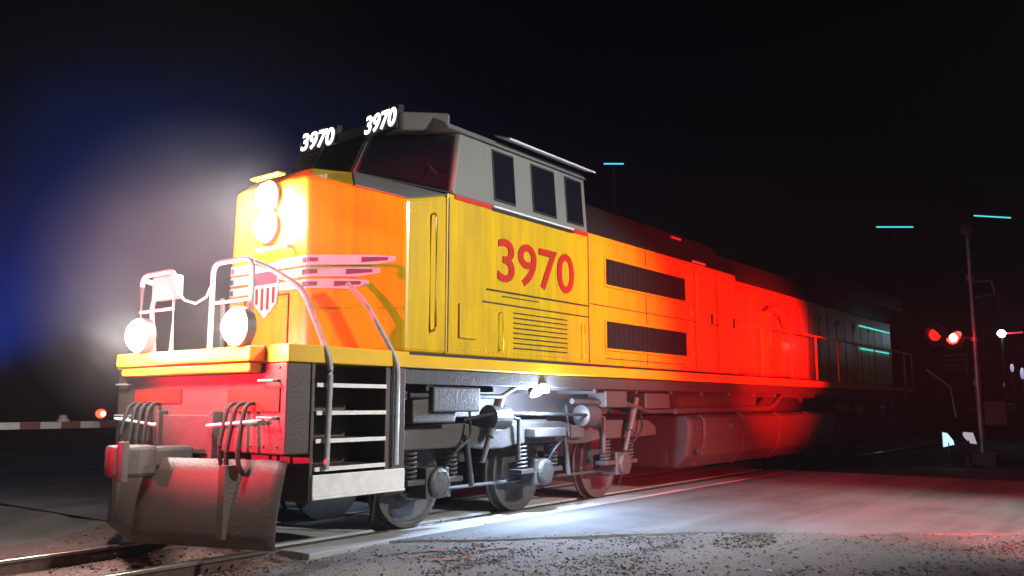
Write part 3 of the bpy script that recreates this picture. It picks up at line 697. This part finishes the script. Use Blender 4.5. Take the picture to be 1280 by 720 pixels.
# ------------------------------------------------------------------ CROSSING SIGNAL (right)
MX, MY = 24.65, -3.88
sg_ = empty('crossing_signal', (MX, MY, -.1), 'tall grey crossing signal mast with a glowing red lamp and a bell on top', 'railway signal')
MB().cyl((MX, MY, .2), (MX-.1, MY-.02, 2.4), .075, .07).cyl((MX-.1, MY-.02, 2.4), (MX-.22, MY-.05, 5.7), .055, .045).build('mast', GALV, sg_, smooth=True)
MB().box(MX-.35, MX+.35, MY-.35, MY+.35, -.15, .2).build('foundation', UNDER, sg_, bevel=.03)
MB().dome((MX-.24, MY-.05, 5.93), .18, (-1, -.3, .0), .55, 24).cyl((MX-.22, MY-.05, 5.68), (MX-.22, MY-.05, 5.80), .05).build('bell', UNDER, sg_, smooth=True)
MB().cyl((MX-.12, MY-.02, 3.02), (MX-.12, MY-.02, 3.12), .09).cyl((MX-.16, MY-.03, 4.6), (MX-.16, MY-.03, 4.72), .10).cyl((MX-.05, MY, 1.9), (MX-.05, MY, 2.0), .10).build('clamp', GALV, sg_, smooth=True)
cr = Vector((.613, -.790, 0))    # camera right, used as the direction the cross arm runs across the road
def P_(r_, z, f_=0): return Vector((MX-.12, MY-.02, 0)) + cr*r_ + Vector((-.79, -.613, 0))*f_ + Vector((0, 0, z))
MB().tube([P_(-1.15, 3.12), P_(.12, 3.12)], .035).build('cross_arm', UNDER, sg_, smooth=True)
toward = Vector((-.79, -.613, -.03))
def flasher(c, axis, lit, dim=False):
    c = Vector(c); axis = Vector(axis).normalized()
    h = MB().lathe(c, axis, [(.06, -.2), (.14, -.14), (.16, 0), (.15, .02)]).build('flasher_housing', BLACK, sg_, smooth=True)
    q = axis.to_track_quat('Z', 'Y'); d = MB()
    d.lathe(c - axis*.01, axis, [(.17, 0), (.30, 0), (.30, .012), (.17, .012)], 36); d.build('background_disc', BLACK, h)
    hd = MB(); prev = None          # half-round hood over the lens
    upv = Vector((0, 0, 1)); side = axis.cross(upv).normalized()
    for i in range(13):
        a_ = math.pi*(i/12)*1.1 - .05*math.pi
        rr = side*math.cos(a_)*.165 + upv*math.sin(a_)*.165
        cur = [hd.bm.verts.new(c+rr), hd.bm.verts.new(c+rr*.97+axis*(.10+.22*max(0, math.sin(a_))))]
        if prev: hd.bm.faces.new((prev[0], prev[1], cur[1], cur[0]))
        prev = cur
    ho = hd.build('hood', BLACK, h); so = ho.modifiers.new('s', 'SOLIDIFY'); so.thickness = .006
    if lit:
        MB().lathe(c, axis, [(.155, .01), (.15, .035), (.105, .045)]).build('lens', em('dim_red_lamp_glow', (1, .02, .01), 1.2) if dim else REDL, h, smooth=True)
        if not dim: MB().lathe(c, axis, [(.10, .046), (.08, .06), (.02, .065)]).build('lamp_core', REDHOT, h, smooth=True)
    else:
        MB().lathe(c, axis, [(.15, .01), (.13, .04), (.03, .055)]).build('lens', mat('dark_red_lens', (.18, .005, .004), .15, var=0), h, smooth=True)
flasher(P_(-.62, 3.10, .1), toward, True)
flasher(P_(-1.05, 3.18, .1), (-.95, .3, 0), True, True)
MB().tube(bend([P_(.0, 4.55), P_(.55, 4.60), P_(.62, 4.25), P_(.1, 4.15)], .05), .02).build('ladder_bracket', GALV, sg_, smooth=True)
MB().prism([P_(.55, 4.6), P_(.62, 4.6), P_(.80, 3.7), P_(.72, 3.65)], (-.02, 0, 0)).build('bracket_plate', UNDER, sg_)
MB().box(MX-.32, MX-.08, MY-.65, MY-.15, .9, 1.5).build('gate_mechanism', UNDER, sg_, bevel=.03)
m = MB()
for k in range(4): m.prism([P_(-.85, 2.62-.12*k), P_(-.25, 2.66-.12*k), P_(-.25, 2.70-.12*k), P_(-.85, 2.66-.12*k)], (-.02, 0, 0))
m.tube([P_(-.25, 2.2), P_(-.25, 2.75)], .015).build('slatted_plate', UNDER, sg_)
MB().tube([P_(-1.3, 2.3), P_(-.7, 1.85), P_(-.62, 1.1)], .02).build('cable_conduit', GALV, sg_, smooth=True)

# pair of low lit lamps at the mast foot
def work_light(px, z, label, c, estr, pts, tilt):
    e = empty('work_lamp', (px[0], px[1], -.1), label, 'lamp', 'low lit lamps at the signal foot')
    MB().box(px[0]-.12, px[0]+.12, px[1]-.12, px[1]+.12, -.12, -.06).tube([(px[0], px[1], -.08), (px[0], px[1], z-.05)], .025).build('stand', BLACK, e)
    B_ = Vector((px[0], px[1], z)); hs_ = MB().prism([B_+cr*a_*1.15+Vector((0, 0, b_*1.15))-toward*.02 for a_, b_ in pts], -toward*.12).build('lamp_housing', BLACK, e)
    MB().prism([B_+cr*a_+Vector((0, 0, b_)) for a_, b_ in pts], toward*.02).build('lamp_face', em(label[:12], c, estr), hs_)
work_light((23.6, -3.3), .52, 'pale cyan lit lamp with a wedge shaped face on a short stand', (.55, .85, 1), 1.1, [(-.13, -.16), (.14, -.10), (.12, .0), (-.02, .18), (-.13, .20)], 0)
work_light((24.2, -3.65), .56, 'pinkish white lit lamp with a slanted face, closest to the mast foundation', (.85, .78, .9), .45, [(-.14, .12), (-.10, .16), (.12, .14), (.2, -.14), (.04, -.12), (-.10, .02)], 0)

# ------------------------------------------------------------------ far gate on the left
gx, gy = -3.6, 5.6
gate = empty('crossing_gate', (gx, gy, -.15), 'lowered red and white striped crossing gate arm with a red lamp near its tip', 'barrier gate')
MB().cyl((gx, gy, -.15), (gx, gy, 4.6), .07).box(gx-.3, gx+.3, gy-.3, gy+.3, -.2, .0).build('mast', GALV, gate, smooth=True)
MB().box(gx-.15, gx+.35, gy-.42, gy-.08, .9, 1.45).build('gate_mechanism', UNDER, gate, bevel=.02)
arm = MB().box(gx+.2, 7.0, gy-.30, gy-.26, 1.05, 1.15).build('gate_arm', mat('gate_arm_white', (.6, .6, .58), .6, var=.3), gate)
x = 6.86; k = 0
while x > -3:
    MB().box(x-.28, x, gy-.306, gy-.301, 1.052, 1.148).build('red_stripe', mat('faded_red_stripe', (.20, .05, .035), .6, var=.3), arm); x -= .58
    k += 1
lp = MB().box(6.52, 6.66, gy-.34, gy-.24, 1.152, 1.20).build('arm_lamp', BLACK, gate)
MB().dome((6.59, gy-.29, 1.265), .075, (0, 0, 1), .9).build('lens', REDL, lp, smooth=True)
MB().dome((6.59, gy-.352, 1.262), .035, (0, -1, 0), .6).build('lamp_core', REDHOT, lp, smooth=True)
l2 = MB().box(5.94, 6.10, gy-.33, gy-.25, 1.152, 1.19).dome((6.02, gy-.29, 1.215), .06, (0, 0, 1), .7).build('arm_lamp', mat('unlit_clear_lamp', (.5, .5, .52), .3, var=.2), gate)

# ------------------------------------------------------------------ distant lamps; cyan light streaks built as tubes on added poles
def light_streak(pos, L, label, d=(.613, -.790, 0), group='thin cyan light streaks on added poles'):
    p = Vector(pos); d = Vector(d)
    e = empty('light_streak', (p.x, p.y, -.3), label, 'light streak', group)
    MB().cyl((p.x, p.y, -.3), (p.x, p.y, p.z+.1), .06, .05, 8).build('pole', BLACK, e)
    MB().tube([p-d*L/2+Vector((0, 0, .09)), p+d*L/2+Vector((0, 0, .09))], .05, 6).build('fixture', BLACK, e)
    MB().tube([p-d*L/2+Vector((-.02, -.02, 0)), p+d*L/2+Vector((-.02, -.02, 0))], .036, 8).build('streak_tube', CYAN, e)
SL = [(37.82, 14.65, 14.06), (47.31, 3.16, 10.74), (50.43, -0.98, 11.28)]
light_streak(SL[0], 1.05, 'cyan light streak, a tube on an added pole, above and behind the locomotive')
light_streak(SL[1], 1.95, 'cyan light streak, a tube on an added pole between the locomotive and the signal mast')
light_streak(SL[2], 1.95, 'cyan light streak, a tube on an added pole behind the bell of the signal mast', d=(.61, -.785, -.06))
def post_lamp(pos, r_, h_, mm, label, group, cat='lamp'):
    p = Vector(pos); e = empty('post_lamp', (p.x, p.y, -.3), label, cat, group)
    MB().cyl((p.x, p.y, -.3), (p.x, p.y, p.z-h_*.9), .05, .04, 8).build('post', BLACK, e)
    bmb = MB().dome(p, r_, (0, 0, 1), h_/r_); bmb.build('bulb', mm, e, smooth=True)
    return e
PL = [(38.84, -2.57, 4.23), (39.25, -2.79, 2.86), (39.53, -3.1, 2.64), (39.14, -2.5, 2.19), (34.66, -3.11, 1.32)]
e = post_lamp(PL[0], .15, .15, em('cold_white_glow', (.62, .82, 1), 60), 'bright blue white lamp on a dark post, right of the signal mast', None)
MB().tube([Vector(PL[0])+cr*.16, Vector(PL[0])+cr*.85+Vector((0, 0, .05))], .035, 8).build('red_marker', em('dim_red_glow', (.8, .05, .12), .7), e)
GW = em('dim_white_glow', (.55, .55, .75), .55)
post_lamp(PL[1], .07, .17, GW, 'dim oval white lamp, the upper left of three below the bright lamp', 'dim white lamps by the frame edge')
post_lamp(PL[2], .08, .24, GW, 'dim tall white lamp, the one nearest the edge of the photo', 'dim white lamps by the frame edge')
post_lamp(PL[3], .05, .11, em('faint_white_glow', (.3, .3, .5), .3), 'faint small white lamp, lowest of the three below the bright lamp', 'dim white lamps by the frame edge')
rb_ = empty('relay_box_rack', (PL[4][0], PL[4][1], -.2), 'low rail carrying two small grey boxes beside the signal mast', 'equipment rack')
c0 = Vector(PL[4])
MB().tube([c0-cr*1.4+Vector((0, 0, -.16)), c0+cr*1.4+Vector((0, 0, -.16))], .04, 8).tube([c0-cr*1.0+Vector((0, 0, -.16)), Vector((c0.x-cr.x, c0.y-cr.y, -.2))], .04).tube([c0+cr*1.0+Vector((0, 0, -.16)), Vector((c0.x+cr.x, c0.y+cr.y, -.2))], .04).build('rack_rail', UNDER, rb_)
for r_ in (-.25, .22):
    q = c0+cr*r_; MB().prism([q-cr*.12+Vector((0, 0, -.11)), q+cr*.12+Vector((0, 0, -.11)), q+cr*.12+Vector((0, 0, .11)), q-cr*.12+Vector((0, 0, .11))], toward*-.15).build('relay_box', GALV, rb_)

# ------------------------------------------------------------------ AIR
hz = MB().box(-45, 140, -60, 110, -1.3, 9.0).build('haze', MAT['sooty_black_steel'], None)
hz.data.materials.clear(); hm = bpy.data.materials.new('night_haze'); hm.use_nodes = True; nt = hm.node_tree; nt.nodes.clear()
out = nt.nodes.new('ShaderNodeOutputMaterial'); pv = nt.nodes.new('ShaderNodeVolumePrincipled')
pv.inputs['Color'].default_value = (.85, .87, .9, 1); pv.inputs['Density'].default_value = .0009; pv.inputs['Anisotropy'].default_value = .35
nt.links.new(pv.outputs[0], out.inputs['Volume']); hz.data.materials.append(hm)
tag(hz, 'thin night haze glowing round the headlights', None, None, 'stuff')

dc = MB(); bmesh.ops.create_icosphere(dc.bm, subdivisions=3, radius=1, matrix=Matrix.Translation((4.8, .15, 2.7)) @ Matrix.Diagonal((1.5, 2.2, 1.8, 1)))
halo = dc.build('halo_volume', BLACK, None); halo.data.materials.clear()  # volume added to give the front lamps a soft halo
dm = bpy.data.materials.new('halo_scatter'); dm.use_nodes = True; nt = dm.node_tree; nt.nodes.clear()
out = nt.nodes.new('ShaderNodeOutputMaterial'); pv = nt.nodes.new('ShaderNodeVolumePrincipled'); pv.inputs['Color'].default_value = (.9, .9, .92, 1); pv.inputs['Anisotropy'].default_value = .2
tc = nt.nodes.new('ShaderNodeTexCoord'); mp = nt.nodes.new('ShaderNodeMapping'); mp.inputs['Location'].default_value = (-1, -1, -1); mp.inputs['Scale'].default_value = (2, 2, 2)
gr = nt.nodes.new('ShaderNodeTexGradient'); gr.gradient_type = 'SPHERICAL'
nz = nt.nodes.new('ShaderNodeTexNoise'); nz.inputs['Scale'].default_value = .9; nz.inputs['Detail'].default_value = 3
mr = nt.nodes.new('ShaderNodeMapRange'); mr.inputs[1].default_value = .35; mr.inputs[2].default_value = .65; mr.inputs[3].default_value = .35; mr.inputs[4].default_value = 1
m1 = nt.nodes.new('ShaderNodeMath'); m1.operation = 'MULTIPLY'; m2 = nt.nodes.new('ShaderNodeMath'); m2.operation = 'MULTIPLY'; m2.inputs[1].default_value = HALO_D
L_ = nt.links.new
L_(tc.outputs['Generated'], mp.inputs[0]); L_(mp.outputs[0], gr.inputs[0]); L_(tc.outputs['Object'], nz.inputs['Vector']); L_(nz.outputs[0], mr.inputs[0])
L_(gr.outputs['Fac'], m1.inputs[0]); L_(mr.outputs[0], m1.inputs[1]); L_(m1.outputs[0], m2.inputs[0]); L_(m2.outputs[0], pv.inputs['Density']); L_(pv.outputs[0], out.inputs['Volume'])
halo.data.materials.append(dm); tag(halo, 'pale volume added for the lamp halo around the locomotive front', None, None, 'stuff')

# ------------------------------------------------------------------ LIGHT
w = bpy.data.worlds.new('World'); scene.world = w; w.use_nodes = True; nt = w.node_tree
bg = nt.nodes['Background']; sky = nt.nodes.new('ShaderNodeTexSky'); sky.sky_type = 'NISHITA'; sky.sun_disc = False
sky.sun_elevation = R(-5.0); sky.sun_rotation = R(-40); sky.air_density = 1.0; sky.dust_density = .3; sky.ozone_density = 4
nt.links.new(sky.outputs[0], bg.inputs[0]); bg.inputs[1].default_value = .14
def lamp(name, typ, loc, target, energy, c, size=.2, cone=None, blend=.5):
    l = bpy.data.lights.new(name, typ); l.energy = energy; l.color = c
    if typ == 'AREA': l.size = size
    else: l.shadow_soft_size = size
    if typ == 'SPOT': l.spot_size = R(cone); l.spot_blend = blend
    o = bpy.data.objects.new(name, l); col.objects.link(o); o.location = loc
    o.rotation_euler = (Vector(target)-Vector(loc)).to_track_quat('-Z', 'Y').to_euler()
    return o
lamp('street_lamp_light', 'SPOT', (9.6, -12.8, 6.2), (8.3, -2.0, 1.9), 7000, (1, .98, .95), .3, 44, .8)
lamp('road_lamp_light', 'SPOT', (11.5, -13.0, 6.0), (12.0, -6.0, 0), 5200, (1, .98, .96), .3, 44, .9)
lamp('signal_red_light', 'SPOT', (7.6, -12.6, 1.1), (17.4, -1.2, 2.4), 90000, (1, .003, .0), .12, 17, .9)
lamp('signal_red_light', 'SPOT', (7.6, -12.6, 1.1), (13.6, -1.2, 2.3), 18000, (1, .003, .0), .15, 42, 1)
lamp('gate_red_light', 'SPOT', (-5.0, 2.2, 2.3), (5.3, -.8, 2.3), 36000, (1, .015, .06), .15, 20.5, .6)
lamp('ground_light_beam', 'SPOT', (8.88, -1.50, 1.50), (8.9, -2.0, 0), 200, (.30, .52, 1), .06, 150, .5)
lamp('ground_light_fill', 'POINT', (8.88, -1.52, 1.42), (0, 0, 0), 420, (.55, .7, 1), .08)
lamp('blue_flare_light', 'SPOT', (6.0, 12, 1.6), (9.2, 11.4, 5.4), 125000, (.0, .10, 1), .3, 74, 1)  # unseen spot added to tint the left haze like blue lens flare
lamp('flasher_glow', 'POINT', (24.2, -3.9, 3.1), (0, 0, 0), 3, (1, .02, .01), .1)
lamp('post_lamp_glow', 'POINT', (38.5, -2.75, 4.23), (0, 0, 0), 14, (.5, .7, 1), .15)
lamp('work_lamp_glow', 'POINT', (23.3, -3.5, .4), (0, 0, 0), 1.0, (.4, .8, 1), .1)
for y, z, x, e_ in ((0, 3.55, 5.40, 85), (-1.05, 2.10, 4.36, 135), (.68, 2.10, 4.36, 135)):
    lamp('headlight_beam', 'SPOT', (x, y, z), (x-20, y*1.0, z-1.2), 150 if y == 0 else 110, (1, .97, .94), .1, 60, 1)
    lamp('headlight_spill', 'POINT', (x-.05, y, z), (0, 0, 0), e_, (1, .90, .86), .12)
moon = bpy.data.lights.new('moon', 'SUN'); moon.energy = .01; moon.angle = R(.5); moon.color = (.7, .8, 1)
mo = bpy.data.objects.new('moon', moon); col.objects.link(mo); mo.rotation_euler = (R(50), 0, R(-30))

# ------------------------------------------------------------------ CAMERA
cam = bpy.data.cameras.new('camera'); co = bpy.data.objects.new('camera', cam); col.objects.link(co)
co.location = (0, -7.86, 1.4); co.rotation_euler = (R(90+7.842), 0, R(37.80-90))
cam.sensor_width = 36; cam.lens = 36*1060/1280; cam.clip_end = 3000; cam.clip_start = .05
scene.camera = co
vs = scene.view_settings; vs.view_transform = 'Standard'; vs.look = 'None'; vs.exposure = 0; vs.gamma = 1; vs.use_curve_mapping = False
scene.cycles.use_denoising = True
scene.cycles.volume_bounces = 0; scene.cycles.max_bounces = 5; scene.cycles.diffuse_bounces = 2; scene.cycles.glossy_bounces = 2
scene.cycles.sample_clamp_indirect = 4
